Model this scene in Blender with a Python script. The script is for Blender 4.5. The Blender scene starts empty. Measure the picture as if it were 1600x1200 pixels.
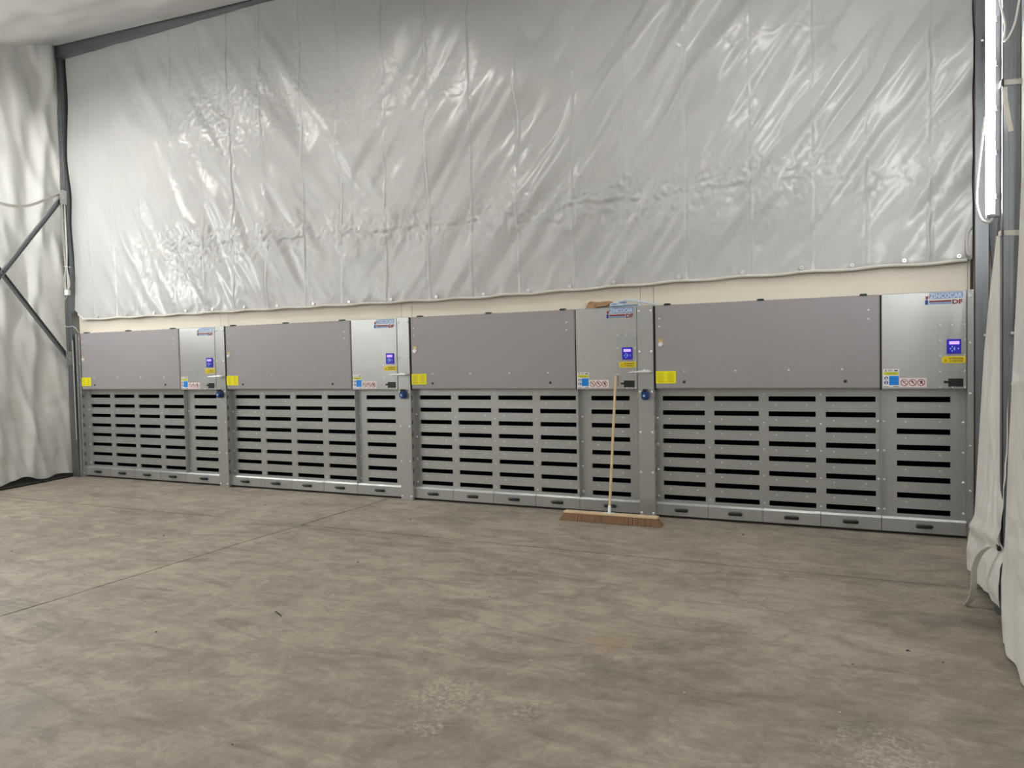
import bpy, math, random
import numpy as np
from mathutils import Vector, Matrix

random.seed(7)
rng = np.random.default_rng(11)
scene = bpy.context.scene
C = scene.collection

# ------------------------------------------------------------------ camera, world, exposure
YAW, PITCH, ROLL = 0.4423, -0.0341, -0.0206
fwd = Vector((-math.sin(YAW)*math.cos(PITCH), math.cos(YAW)*math.cos(PITCH), math.sin(PITCH)))
rgt = Vector((math.cos(YAW), math.sin(YAW), 0))
upv = rgt.cross(fwd)
r2 = rgt*math.cos(ROLL) + upv*math.sin(ROLL)
u2 = -rgt*math.sin(ROLL) + upv*math.cos(ROLL)
cam = bpy.data.cameras.new('camera')
cam.sensor_fit = 'HORIZONTAL'; cam.sensor_width = 36.0; cam.lens = 27.0
cam.clip_start = 0.05; cam.clip_end = 100
camo = bpy.data.objects.new('camera', cam); C.objects.link(camo)
M = Matrix((r2, u2, -fwd)).transposed().to_4x4()
M.translation = Vector((10.452, -7.428, 1.6154))
camo.matrix_world = M
scene.camera = camo

world = bpy.data.worlds.new('world'); scene.world = world
world.use_nodes = True
world.node_tree.nodes['Background'].inputs[0].default_value = (0.75, 0.8, 0.9, 1)
world.node_tree.nodes['Background'].inputs[1].default_value = 0.02

vs = scene.view_settings
vs.view_transform = 'Standard'; vs.look = 'None'; vs.gamma = 1.0
vs.use_curve_mapping = False
vs.exposure = 1.0
TUBE = 68.0          # emission of the tube lamps on the columns
CEIL = 60.0          # emission of the tube lamps below the ceiling

# ------------------------------------------------------------------ materials
def mat(name, col, rough=0.5, metal=0.0, spec=0.5, emit=None, estr=0.0):
    m = bpy.data.materials.new(name); m.use_nodes = True
    b = m.node_tree.nodes['Principled BSDF']
    b.inputs['Base Color'].default_value = (*col, 1)
    b.inputs['Roughness'].default_value = rough
    b.inputs['Metallic'].default_value = metal
    b.inputs['Specular IOR Level'].default_value = spec
    if emit:
        b.inputs['Emission Color'].default_value = (*emit, 1)
        b.inputs['Emission Strength'].default_value = estr
    return m

class NT:
    """small helper to write node trees"""
    def __init__(s, m):
        s.t = m.node_tree; s.b = s.t.nodes['Principled BSDF']
    def n(s, kind, **kw):
        x = s.t.nodes.new(kind)
        for k, v in kw.items():
            if k.startswith('i_'):
                x.inputs[k[2:].replace('_', ' ')].default_value = v
            else: setattr(x, k, v)
        return x
    def l(s, a, b): s.t.links.new(a, b)
    def pos(s, scale=(1, 1, 1), rot=(0, 0, 0), obj=False):
        g = s.n('ShaderNodeTexCoord').outputs['Object'] if obj else s.n('ShaderNodeNewGeometry').outputs['Position']
        mp = s.n('ShaderNodeMapping'); s.l(g, mp.inputs[0])
        mp.inputs['Scale'].default_value = scale; mp.inputs['Rotation'].default_value = rot
        return mp.outputs[0]
    def noise(s, vec, scale, detail=4, rough=.55, dist=0.0):
        x = s.n('ShaderNodeTexNoise'); s.l(vec, x.inputs['Vector'])
        x.inputs['Scale'].default_value = scale; x.inputs['Detail'].default_value = detail
        x.inputs['Roughness'].default_value = rough; x.inputs['Distortion'].default_value = dist
        return x.outputs['Fac']
    def ramp(s, fac, stops):
        x = s.n('ShaderNodeValToRGB'); s.l(fac, x.inputs[0])
        el = x.color_ramp.elements
        while len(el) < len(stops): el.new(0.5)
        for e, (p, c) in zip(el, stops):
            e.position = p; e.color = (*c, 1) if len(c) == 3 else c
        return x.outputs[0]
    def mix(s, fac, a, b, mode='MIX'):
        x = s.n('ShaderNodeMix', data_type='RGBA', blend_type=mode)
        for sock, v in ((x.inputs[0], fac), (x.inputs[6], a), (x.inputs[7], b)):
            if hasattr(v, 'links'): s.l(v, sock)
            elif isinstance(v, (int, float)): sock.default_value = v
            else: sock.default_value = (*v, 1)
        return x.outputs[2]
    def math(s, op, a, b=0.0, clamp=False):
        x = s.n('ShaderNodeMath', operation=op, use_clamp=clamp)
        for sock, v in ((x.inputs[0], a), (x.inputs[1], b)):
            if hasattr(v, 'links'): s.l(v, sock)
            else: sock.default_value = v
        return x.outputs[0]
    def bump(s, h, strength, dist=0.01):
        x = s.n('ShaderNodeBump'); s.l(h, x.inputs['Height'])
        x.inputs['Strength'].default_value = strength; x.inputs['Distance'].default_value = dist
        s.l(x.outputs[0], s.b.inputs['Normal'])

def galv(name, c0, c1, rough, metal, horizontal=True):
    m = mat(name, c0, rough, metal); t = NT(m)
    v = t.pos((0.6, 1, 40) if horizontal else (40, 40, 0.6))
    st = t.noise(v, 3.0, 3)
    big = t.noise(t.pos(), 3.0, 3)
    oi = t.n('ShaderNodeObjectInfo')
    f = t.math('ADD', t.math('MULTIPLY', st, .35), t.math('MULTIPLY', big, .35))
    f = t.math('ADD', f, t.math('MULTIPLY', oi.outputs['Random'], .3))
    t.l(t.ramp(f, [(0.2, c0), (0.8, c1)]), t.b.inputs['Base Color'])
    rr = t.math('ADD', t.math('MULTIPLY', st, .12), rough - .06)
    t.l(rr, t.b.inputs['Roughness'])
    return m

MAT = {}
MAT['galv'] = galv('galvanised_sheet', (0.40, 0.41, 0.40), (0.50, 0.51, 0.50), 0.36, 0.65)
MAT['galv_v'] = galv('galvanised_sheet_brushed_upright', (0.42, 0.425, 0.415), (0.52, 0.525, 0.515), 0.34, 0.7, False)
MAT['steel'] = galv('galvanised_column_steel', (0.17, 0.18, 0.19), (0.27, 0.285, 0.30), 0.42, 0.7, False)
MAT['bolt'] = mat('zinc_bolt', (0.85, 0.86, 0.85), 0.3, 0.35)
MAT['paint'] = mat('grey_mauve_paint', (0.305, 0.288, 0.295), 0.42)
MAT['cream'] = mat('cream_panel', (0.72, 0.66, 0.55), 0.5)
MAT['black'] = mat('black_plastic', (0.014, 0.014, 0.015), 0.3)
MAT['filter'] = mat('black_filter_cloth', (0.004, 0.004, 0.006), 0.9, spec=.1)
MAT['rubber'] = mat('black_rubber', (0.015, 0.015, 0.015), 0.6)
MAT['white'] = mat('white_plastic', (0.78, 0.78, 0.76), 0.4)
MAT['label_white'] = mat('white_label', (0.82, 0.80, 0.80), 0.4)
MAT['label_pink'] = mat('pinkish_white_label', (0.85, 0.74, 0.72), 0.4)
MAT['yellow'] = mat('yellow_label', (0.82, 0.76, 0.0), 0.4)
MAT['amber'] = mat('amber_label', (0.78, 0.60, 0.01), 0.4)
MAT['olive'] = mat('lime_yellow_print', (0.62, 0.64, 0.02), 0.4)
MAT['blue'] = mat('sign_blue_print', (0.0, 0.22, 0.72), 0.4)
MAT['navy'] = mat('navy_print', (0.02, 0.06, 0.25), 0.4)
MAT['darkred'] = mat('dark_red_print', (0.22, 0.015, 0.02), 0.4)
MAT['print'] = mat('dark_print', (0.05, 0.045, 0.02), 0.5)
MAT['print_y'] = mat('olive_print', (0.35, 0.30, 0.0), 0.5)
MAT['logo_bg'] = mat('logo_light_blue', (0.22, 0.32, 0.50), 0.35)
MAT['logo_txt'] = mat('logo_pale_blue', (0.56, 0.68, 0.82), 0.35)
MAT['socket'] = mat('socket_blue', (0.012, 0.045, 0.16), 0.35)
MAT['socket_l'] = mat('socket_lid_pale_blue', (0.35, 0.60, 0.95), 0.35)
MAT['panel_blue'] = mat('display_blue', (0.012, 0.008, 0.16), 0.3, emit=(0.02, 0.01, 0.45), estr=.25)
MAT['lcd'] = mat('display_lit', (0.2, 0.15, 0.8), 0.3, emit=(0.28, 0.18, 1.0), estr=1.2)
MAT['brass'] = mat('brass_tab', (0.60, 0.45, 0.18), 0.4, 0.4)
MAT['tube'] = mat('lit_tube', (1, 1, 1), 0.4, emit=(0.98, 0.99, 1.0), estr=TUBE)
MAT['tube_r'] = mat('lit_dimmer_tube', (1, 1, 1), 0.4, emit=(0.98, 0.99, 1.0), estr=TUBE*.6)
MAT['tube_c'] = mat('lit_ceiling_tube', (1, 1, 1), 0.4, emit=(1.0, 0.975, 0.93), estr=CEIL)
MAT['housing'] = mat('lilac_grey_housing', (0.36, 0.36, 0.39), 0.45)
MAT['cable'] = mat('grey_cable', (0.50, 0.49, 0.46), 0.5)
MAT['cable_w'] = mat('white_cable', (0.80, 0.80, 0.78), 0.45)
MAT['strap'] = mat('white_webbing', (0.66, 0.64, 0.58), 0.7)
MAT['foil'] = mat('pale_blue_film', (0.62, 0.70, 0.78), 0.3)
MAT['foil_d'] = mat('blue_film_print', (0.10, 0.20, 0.34), 0.3)

def tarp_mat(name, c0, c1, rough, bump):
    m = mat(name, c0, rough); t = NT(m)
    n1 = t.noise(t.pos(), 0.8, 4)
    t.l(t.ramp(n1, [(0.3, c0), (0.7, c1)]), t.b.inputs['Base Color'])
    return m
MAT['tarp'] = tarp_mat('grey_white_pvc_tarpaulin', (0.455, 0.457, 0.445), (0.50, 0.502, 0.49), 0.27, .08)
MAT['tarp_l'] = tarp_mat('pale_grey_pvc_tarpaulin', (0.68, 0.685, 0.66), (0.74, 0.745, 0.715), 0.33, .08)
MAT['tarp_w'] = tarp_mat('off_white_pvc_tarpaulin', (0.78, 0.765, 0.73), (0.83, 0.815, 0.78), 0.42, .10)
MAT['liner'] = tarp_mat('pale_roof_liner', (0.56, 0.55, 0.53), (0.62, 0.61, 0.59), 0.45, .1)

def wood_mat(name, a, b, sc):
    m = mat(name, a, 0.55); t = NT(m)
    t.l(t.ramp(t.noise(t.pos(sc, obj=True), 4.0, 4, .6, .5), [(0.3, a), (0.7, b)]), t.b.inputs['Base Color'])
    return m
MAT['wood'] = wood_mat('pale_broom_wood', (0.62, 0.46, 0.26), (0.72, 0.57, 0.36), (20, 20, 1.5))
MAT['wood_h'] = wood_mat('broom_head_wood', (0.66, 0.50, 0.30), (0.74, 0.58, 0.38), (1.5, 20, 20))
MAT['wood_b'] = wood_mat('brown_wood', (0.30, 0.17, 0.08), (0.45, 0.29, 0.15), (3, 20, 20))
MAT['bristle'] = wood_mat('brown_bristle', (0.20, 0.105, 0.05), (0.33, 0.19, 0.095), (60, 60, 6))

def concrete():
    m = mat('worn_concrete', (.3, .27, .23), 0.62); t = NT(m)
    P = t.pos()
    warp = t.noise(P, 0.35, 5, .6, 1.2)
    streak = t.noise(t.pos((0.8, 1.35, 1), (0, 0, .45)), 2.0, 10, .70, 1.0)
    fine = t.noise(P, 22.0, 6, .7)
    smear = t.noise(t.pos((0.7, 2.6, 1), (0, 0, -.25)), 1.1, 7, .68, 2.2)
    f = t.math('ADD', t.math('MULTIPLY', warp, .35), t.math('MULTIPLY', streak, .5))
    med = t.noise(t.pos((0.9, 1.1, 1), (0, 0, .5)), 5.0, 10, .75, .8)
    f = t.math('ADD', f, t.math('MULTIPLY', t.math('SUBTRACT', med, .5), .50))
    f = t.math('ADD', f, t.math('MULTIPLY', fine, .2))
    f = t.math('ADD', f, t.math('MULTIPLY', t.math('SUBTRACT', t.noise(P, 90.0, 4, .7), .5), .16))
    col = t.ramp(f, [(0.35, (.178, .152, .119)), (0.51, (.300, .261, .206)), (0.66, (.450, .396, .316))])
    dk = t.ramp(smear, [(0.53, (0, 0, 0)), (0.64, (1, 1, 1))])
    col = t.mix(t.math('MULTIPLY', dk, .45), col, (.120, .105, .088))
    # pale dusty scuffs
    dust = t.math('MULTIPLY', t.ramp(t.noise(P, .8, 6, .7, 1.0), [(0.58, (0, 0, 0)), (0.78, (1, 1, 1))]),
                  t.ramp(fine, [(0.42, (0, 0, 0)), (0.66, (1, 1, 1))]))
    col = t.mix(t.math('MULTIPLY', dust, .55), col, (.50, .46, .39))
    # worn patches with crumbled pale aggregate, and one rusty stain
    chips = t.ramp(t.noise(P, 38.0, 5, .7, .4), [(0.46, (0, 0, 0)), (0.68, (1, 1, 1))])
    for (x, y, r, k, c) in ((8.60, -4.30, .26, .8, (.56, .51, .40)), (8.66, -4.63, .13, .7, (.54, .49, .39)), (9.02, -4.25, .16, .6, (.52, .47, .38)),
                            (10.72, -1.77, .40, .55, (.52, .47, .41)), (10.76, -1.02, .45, .35, (.50, .45, .39)),
                            (10.50, -4.07, .30, .7, (.58, .53, .46)), (9.10, -3.33, .15, .0, (.36, .25, .13)),
                            (8.22, -3.65, .16, .5, (.50, .45, .37)), (10.1, -2.9, .5, .3, (.48, .44, .38))):
        d = t.n('ShaderNodeVectorMath', operation='DISTANCE')
        t.l(P, d.inputs[0]); d.inputs[1].default_value = (x, y, 0)
        dd = t.math('ADD', d.outputs['Value'], t.math('MULTIPLY', t.math('SUBTRACT', t.noise(P, 3.5/r*.35, 6, .7, .8), .5), r*2.6))
        mk = t.math('SUBTRACT', 1.0, t.math('DIVIDE', dd, r), True)
        mk = t.math('MULTIPLY', mk, 1.6, True)
        mk = t.math('MULTIPLY', mk, k if k else .5) if k == 0 else t.math('MULTIPLY', t.math('MULTIPLY', mk, chips), k*1.2, True)
        col = t.mix(mk, col, c)
    t.l(col, t.b.inputs['Base Color'])
    t.l(t.math('ADD', t.math('MULTIPLY', streak, .3), .42), t.b.inputs['Roughness'])
    t.bump(t.math('ADD', t.math('MULTIPLY', fine, .6), t.math('MULTIPLY', streak, .4)), .35, .006)
    return m
MAT['concrete'] = concrete()
MAT['joint'] = mat('dark_joint', (0.06, 0.055, 0.05), 0.9)

# ------------------------------------------------------------------ builders
class MB:
    def __init__(s): s.v = []; s.f = []; s.m = []; s.cur = 0
    def add(s, vs_, fs, mi=None):
        o = len(s.v); s.v += [tuple(v) for v in vs_]
        s.f += [tuple(i+o for i in f) for f in fs]; s.m += [s.cur if mi is None else mi]*len(fs)
        return s
    def box(s, x0, x1, y0, y1, z0, z1, mi=None):
        v = [(x, y, z) for z in (z0, z1) for y in (y0, y1) for x in (x0, x1)]
        return s.add(v, [(0, 2, 3, 1), (4, 5, 7, 6), (0, 1, 5, 4), (2, 6, 7, 3), (0, 4, 6, 2), (1, 3, 7, 5)], mi)
    def bbox(s, x0, x1, y0, y1, z0, z1, b=.004, mi=None):
        """box with chamfered edges"""
        o = []
        for sx in (0, 1):
            for sy in (0, 1):
                for sz in (0, 1):
                    X, Y, Z = (x0, x1)[sx], (y0, y1)[sy], (z0, z1)[sz]
                    dx, dy, dz = b*(1-2*sx), b*(1-2*sy), b*(1-2*sz)
                    o += [(X, Y+dy, Z+dz), (X+dx, Y, Z+dz), (X+dx, Y+dy, Z)]
        I = lambda sx, sy, sz, k: (sx*4+sy*2+sz)*3+k
        F = []
        for k, (a, c) in ((0, (1, 2)), (1, (0, 2)), (2, (0, 1))):
            for s0 in (0, 1):
                q = []
                for u, w in ((0, 0), (1, 0), (1, 1), (0, 1)):
                    t = [0, 0, 0]; t[k] = s0; t[a] = u; t[c] = w
                    q.append(I(*t, k))
                F.append(q if (s0 == 1) != (k == 1) else q[::-1])
        for k in range(3):
            a, c = [i for i in range(3) if i != k]
            for s0 in (0, 1):
                for s1 in (0, 1):
                    t = [0, 0, 0]; t[a] = s0; t[c] = s1
                    t2 = list(t); t2[k] = 1
                    F.append((I(*t, a), I(*t2, a), I(*t2, c), I(*t, c)))
        for sx in (0, 1):
            for sy in (0, 1):
                for sz in (0, 1):
                    F.append((I(sx, sy, sz, 0), I(sx, sy, sz, 1), I(sx, sy, sz, 2)))
        return s.add(o, F, mi)
    def cyl(s, a, b, r0, r1=None, n=12, mi=None, caps=True):
        a, b = Vector(a), Vector(b); r1 = r0 if r1 is None else r1
        d = (b-a).normalized(); e = d.orthogonal().normalized(); g = d.cross(e)
        v = []
        for c, r in ((a, r0), (b, r1)):
            for i in range(n):
                w = 2*math.pi*i/n; v.append(c+(e*math.cos(w)+g*math.sin(w))*r)
        f = [(i, (i+1) % n, n+(i+1) % n, n+i) for i in range(n)]
        if caps: f += [tuple(range(n))[::-1], tuple(range(n, 2*n))]
        return s.add(v, f, mi)
    def dome(s, c, r, h, n=8, mi=None, ax=(0, -1, 0)):
        """round-head fastener, axis ax"""
        a = Vector(ax); e = a.orthogonal().normalized(); g = a.cross(e); c = Vector(c)
        v = []
        for rr, hh in ((r, 0), (r*.9, h*.55), (r*.5, h*.95)):
            for i in range(n):
                w = 2*math.pi*i/n; v.append(c+(e*math.cos(w)+g*math.sin(w))*rr+a*hh)
        f = []
        for k in (0, 1):
            f += [(k*n+i, k*n+(i+1) % n, (k+1)*n+(i+1) % n, (k+1)*n+i) for i in range(n)]
        f.append(tuple(range(2*n, 3*n)))
        return s.add(v, f, mi)
    def tube(s, pts, r, n=8, mi=None, flat=None):
        """swept round tube (or flat strap when flat=(half width, half thickness))"""
        pts = [Vector(p) for p in pts]; v = []; m = len(pts); ref = None
        for i, p in enumerate(pts):
            d = (pts[min(i+1, m-1)]-pts[max(i-1, 0)]).normalized()
            if ref is None: ref = d.orthogonal().normalized()
            ref = (ref-d*ref.dot(d)).normalized(); g = d.cross(ref)
            for k in range(n):
                w = 2*math.pi*k/n
                v.append(p+(ref*math.cos(w)+g*math.sin(w))*r)
        f = [(i*n+k, i*n+(k+1) % n, (i+1)*n+(k+1) % n, (i+1)*n+k) for i in range(m-1) for k in range(n)]
        f += [tuple(range(n))[::-1], tuple(range((m-1)*n, m*n))]
        return s.add(v, f, mi)
    def strap(s, pts, wdir, hw, th, mi=None):
        pts = [Vector(p) for p in pts]; m = len(pts); v = []
        for i, p in enumerate(pts):
            d = (pts[min(i+1, m-1)]-pts[max(i-1, 0)]).normalized()
            w = Vector(wdir); w = (w-d*w.dot(d)).normalized(); g = d.cross(w)
            v += [p+w*hw+g*th, p-w*hw+g*th, p-w*hw-g*th, p+w*hw-g*th]
        f = [(i*4+k, i*4+(k+1) % 4, i*4+4+(k+1) % 4, i*4+4+k) for i in range(m-1) for k in range(4)]
        f += [(3, 2, 1, 0), tuple((m-1)*4+k for k in range(4))]
        return s.add(v, f, mi)
    def prism(s, poly, y0, y1, mi=None):
        """polygon in x,z extruded along y"""
        n = len(poly)
        v = [(x, y0, z) for x, z in poly]+[(x, y1, z) for x, z in poly]
        f = [tuple(range(n)), tuple(range(n, 2*n))[::-1]]+[(i, n+i, n+(i+1) % n, (i+1) % n) for i in range(n)]
        return s.add(v, f, mi)
    def ring(s, cx, cz, r0, r1, y0, y1, n=24, mi=None):
        v = []
        for y in (y0, y1):
            for r in (r0, r1):
                for i in range(n):
                    w = 2*math.pi*i/n; v.append((cx+r*math.cos(w), y, cz+r*math.sin(w)))
        f = []
        for i in range(n):
            j = (i+1) % n
            f += [(i, n+i, n+j, j), (2*n+i, 2*n+j, 3*n+j, 3*n+i), (n+i, 3*n+i, 3*n+j, n+j), (i, j, 2*n+j, 2*n+i)]
        return s.add(v, f, mi)
    def disc(s, cx, cz, r, y0, y1, n=20, mi=None):
        return s.prism([(cx+r*math.cos(2*math.pi*i/n), cz+r*math.sin(2*math.pi*i/n)) for i in range(n)], y0, y1, mi)
    def build(s, name, mats, parent=None, smooth=False):
        me = bpy.data.meshes.new(name); me.from_pydata(s.v, [], s.f)
        import bmesh
        bm = bmesh.new(); bm.from_mesh(me); bmesh.ops.recalc_face_normals(bm, faces=bm.faces); bm.to_mesh(me); bm.free()
        for k in (mats if isinstance(mats, (list, tuple)) else [mats]): me.materials.append(MAT[k])
        if isinstance(mats, (list, tuple)) and len(mats) > 1: me.polygons.foreach_set('material_index', s.m)
        if smooth:
            me.polygons.foreach_set('use_smooth', [True]*len(me.polygons))
            me.set_sharp_from_angle(angle=math.radians(40))
        return link(name, me, parent)

def link(name, me, parent=None):
    o = bpy.data.objects.new(name, me); C.objects.link(o)
    if parent: o.parent = parent
    return o
def empty(name, loc=(0, 0, 0)):
    o = bpy.data.objects.new(name, None); o.location = loc; C.objects.link(o); o.empty_display_size = .1
    return o
def tag(o, label=None, cat=None, group=None, kind=None):
    if label: o['label'] = label
    if cat: o['category'] = cat
    if group: o['group'] = group
    if kind: o['kind'] = kind
    return o
KIDS = {}
def copy_tree(o, parent=None):
    c = o.copy(); C.objects.link(c)
    if parent: c.parent = parent
    for ch in [x for x in ALL if x.parent == o]: copy_tree(ch, c)
    return c

def text_mesh(txt, size, y, x, z, width=None, bold=0.0, align='LEFT'):
    cu = bpy.data.curves.new('lettering', 'FONT'); cu.body = txt; cu.size = size; cu.offset = bold
    cu.align_x = align; cu.align_y = 'BOTTOM_BASELINE'; cu.resolution_u = 2
    ob = bpy.data.objects.new('lettering', cu); C.objects.link(ob)
    bpy.context.view_layer.update()
    me = bpy.data.meshes.new_from_object(ob.evaluated_get(bpy.context.evaluated_depsgraph_get()))
    bpy.data.objects.remove(ob)
    n = len(me.vertices); co = np.empty(n*3); me.vertices.foreach_get('co', co); co = co.reshape(-1, 3)
    fs = [tuple(p.vertices) for p in me.polygons]
    sx = 1.0
    if width: sx = width/(co[:, 0].max()-co[:, 0].min()); co[:, 0] -= co[:, 0].min()
    v = [(x+a*sx, y, z+b) for a, b, _ in co]
    bpy.data.meshes.remove(me)
    return v, fs

# band-limited random fields for cloth relief
def field(nx, nz, dx, dz, wl, ang=0.0, stretch=1.0, seed=0):
    """smooth random field, typical wavelength wl across, wl*stretch along direction ang"""
    r = np.random.default_rng(seed)
    px, pz = int(nx*1.15)+8, int(nz*1.3)+8
    F = np.fft.fft2(r.standard_normal((px, pz)))
    kx = np.fft.fftfreq(px, dx)[:, None]; kz = np.fft.fftfreq(pz, dz)[None, :]
    ca, sa = math.cos(ang), math.sin(ang)
    a = (kx*ca+kz*sa)*wl*stretch; b = (-kx*sa+kz*ca)*wl
    g = np.exp(-(a*a+b*b)*1.0)
    h = np.real(np.fft.ifft2(F*g))[:nx, :nz]
    return h/h.std()
def sheet(name, Pxyz, material, parent=None, smooth=True):
    nx, nz, _ = Pxyz.shape
    idx = np.arange(nx*nz).reshape(nx, nz)
    q = np.stack([idx[:-1, :-1], idx[1:, :-1], idx[1:, 1:], idx[:-1, 1:]], -1).reshape(-1, 4)
    me = bpy.data.meshes.new(name)
    me.vertices.add(nx*nz); me.vertices.foreach_set('co', Pxyz.reshape(-1).astype(np.float32))
    me.loops.add(q.size); me.loops.foreach_set('vertex_index', q.reshape(-1).astype(np.int32))
    me.polygons.add(len(q)); me.polygons.foreach_set('loop_start', np.arange(0, q.size, 4, dtype=np.int32))
    me.polygons.foreach_set('use_smooth', np.ones(len(q), dtype=bool))
    me.update(calc_edges=True); me.validate()
    me.materials.append(MAT[material])
    return link(name, me, parent)
def sstep(a, b, x):
    t = np.clip((x-a)/(b-a), 0, 1); return t*t*(3-2*t)

# ------------------------------------------------------------------ the hall
H = 2.1; PER = 2.8317; WID = 2.6496; COV = 1.993; HC = 1.2798
XR = 11.36; XL = -0.34; YB = -14.0

# floor: cast slabs with saw-cut joints
fl = MB().box(-2, 13, YB-.5, .6, -.20, -.012).build('floor', 'joint'); tag(fl, kind='structure')
J = .008
xs = [(-2, 5.30), (5.30, 13)]; ys = [(YB-.5, -7.3), (-7.3, -1.50), (-1.50, .6)]
def wob(n, s, amp):
    r = np.random.default_rng(s); w = np.cumsum(r.standard_normal(n)); w -= np.linspace(w[0], w[-1], n); return amp*w/(abs(w).max()+1e-6)
jx = wob(120, 3, .018); jyl = {-7.3: wob(120, 5, .01), -1.5: wob(120, 6, .022)}
for i, (a, b) in enumerate(xs):
    for j, (c, d) in enumerate(ys):
        # slab outline with slightly wandering joints
        pts = []
        def edge_x(y): return 5.30 + np.interp(y, np.linspace(YB-.5, .6, 120), jx)
        def edge_y(y0, x): return y0 + (np.interp(x, np.linspace(-2, 13, 120), jyl[y0]) if y0 in jyl else 0)
        N = 40
        for k in range(N): x = a+(b-a)*k/N; pts.append((x, edge_y(c, x)+(J if c in jyl else 0)))
        for k in range(N): y = c+(d-c)*k/N; pts.append(((edge_x(y)-J if b == 5.30 else b), y))
        for k in range(N): x = b+(a-b)*k/N; pts.append((x, edge_y(d, x)-(J if d in jyl else 0)))
        for k in range(N): y = d+(c-d)*k/N; pts.append(((edge_x(y)+J if a == 5.30 else a), y))
        n = len(pts); mb = MB()
        mb.add([(x, y, 0) for x, y in pts]+[(x, y, -.012) for x, y in pts],
               [tuple(range(n))]+[(k, n+k, n+(k+1) % n, (k+1) % n) for k in range(n)])
        mb.build('slab', 'concrete', fl)

# back wall: backing with cream panels showing above the units
wb = MB().box(XL-.1, XR+.1, .50, .56, 0, 6.5).build('wall_back', 'cream'); tag(wb, kind='structure')
for i in range(4):
    x0 = i*PER
    MB().box(x0-.03 if i else -.36, x0+WID+.012, .10, .14, 2.02, 2.75).build('panel', 'cream', wb)
    x1 = x0+WID+.016
    MB().box(x1, (x0+PER-.034) if i < 3 else 11.172, .10, .14, 2.02, 2.75).build('panel', 'cream', wb)
# closing walls behind the camera, and sides
wf = MB().box(XL-.3, XR+.3, YB-.05, YB, 0, 6.3).build('wall_front', 'liner'); tag(wf, kind='structure')

# ceiling liner, sagging away from the eave beam
nx, ny = 160, 200
X, S = np.meshgrid(np.linspace(XL-.05, XR+.05, nx), np.concatenate([np.linspace(0, 3, 120), np.linspace(3.1, 14.0, 80)]), indexing='ij')
z0 = 6.235-.038*np.clip(X, -.4, 5)
Z = z0-.62*(1-np.exp(-(S/1.2)**1.5))*np.ones_like(X)
ff = field(nx, ny, .073, .03, .5, .6, 2.5, 21)*.02+field(nx, ny, .073, .03, 1.2, 0, 1, 22)*.04
Z += ff*sstep(.1, 1.2, S)*.8
ce = sheet('ceiling', np.stack([X, -.05-S, Z], -1), 'liner'); tag(ce, kind='structure')
# roof deck above the liner keeps the hall dark
# left wall curtain (tarpaulin wall) -------------------------------------------------
def left_curtain():
    ny, nz = 420, 200
    S = np.concatenate([np.linspace(-.12, 2.4, 300), np.linspace(2.42, 14.0, 120)])
    T = np.linspace(0, 1, nz)
    S, T = np.meshgrid(S, T, indexing='ij')
    zt = 6.25-.62*(1-np.exp(-(np.clip(S, 0, 99)/1.2)**1.5))+.03
    zb = .05+.05*np.exp(-((S-.72)/.16)**2)+.02*np.sin(S*9)
    Z = zb+(zt-zb)*T
    x = -.27+.16*sstep(.1, 1.3, S)*(1-T)**1.5-.10*sstep(0, .5, S)*np.sin(np.pi*T)
    f = field(ny, nz, .0085, .031, .20, 1.35, 5, 31)*.030+field(ny, nz, .0085, .031, .45, 1.25, 3, 32)*.05
    f += field(ny, nz, .0085, .031, .10, .5, 2, 33)*.004*(.4+sstep(.35, 0, T)*1.5)
    # slanting gathers from the column head
    g = np.exp(-((S-(.10+.55*(1-T)))/.07)**2)-.8*np.exp(-((S-(.25+.75*(1-T)))/.10)**2)
    for zz in (.55, 1.05, 1.62, 2.45, 3.2, 4.0):
        f += -.006*np.exp(-((Z-zz-.02*np.sin(S*5))/.012)**2)
    x = x+(f*.42+.035*g)*sstep(-.1, .12, S)
    return sheet('wall_left', np.stack([x, -S, Z], -1), 'tarp_l')
tag(left_curtain(), kind='structure')
# right wall liner
def right_liner():
    ny, nz = 260, 120
    S, T = np.meshgrid(np.linspace(-.15, 14, ny), np.linspace(0, 1, nz), indexing='ij')
    zt = 6.05-.62*(1-np.exp(-(np.clip(S, 0, 99)/1.2)**1.5))+.05
    Z = .02+(zt-.02)*T
    x = XR+field(ny, nz, .054, .05, .4, 1.4, 4, 41)*.02
    return sheet('wall_right', np.stack([x, -S, Z], -1), 'tarp_w')
tag(right_liner(), kind='structure')

# eave beam along the top of the back wall
eb = MB().box(-.36, 11.4, -.03, .05, 6.09, 6.34).box(-.36, 11.4, -.05, .05, 6.075, 6.09).build('steel_beam', 'steel')
tag(eb, 'dark galvanised eave beam running along the top of the big tarpaulin', 'beam')

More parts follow.
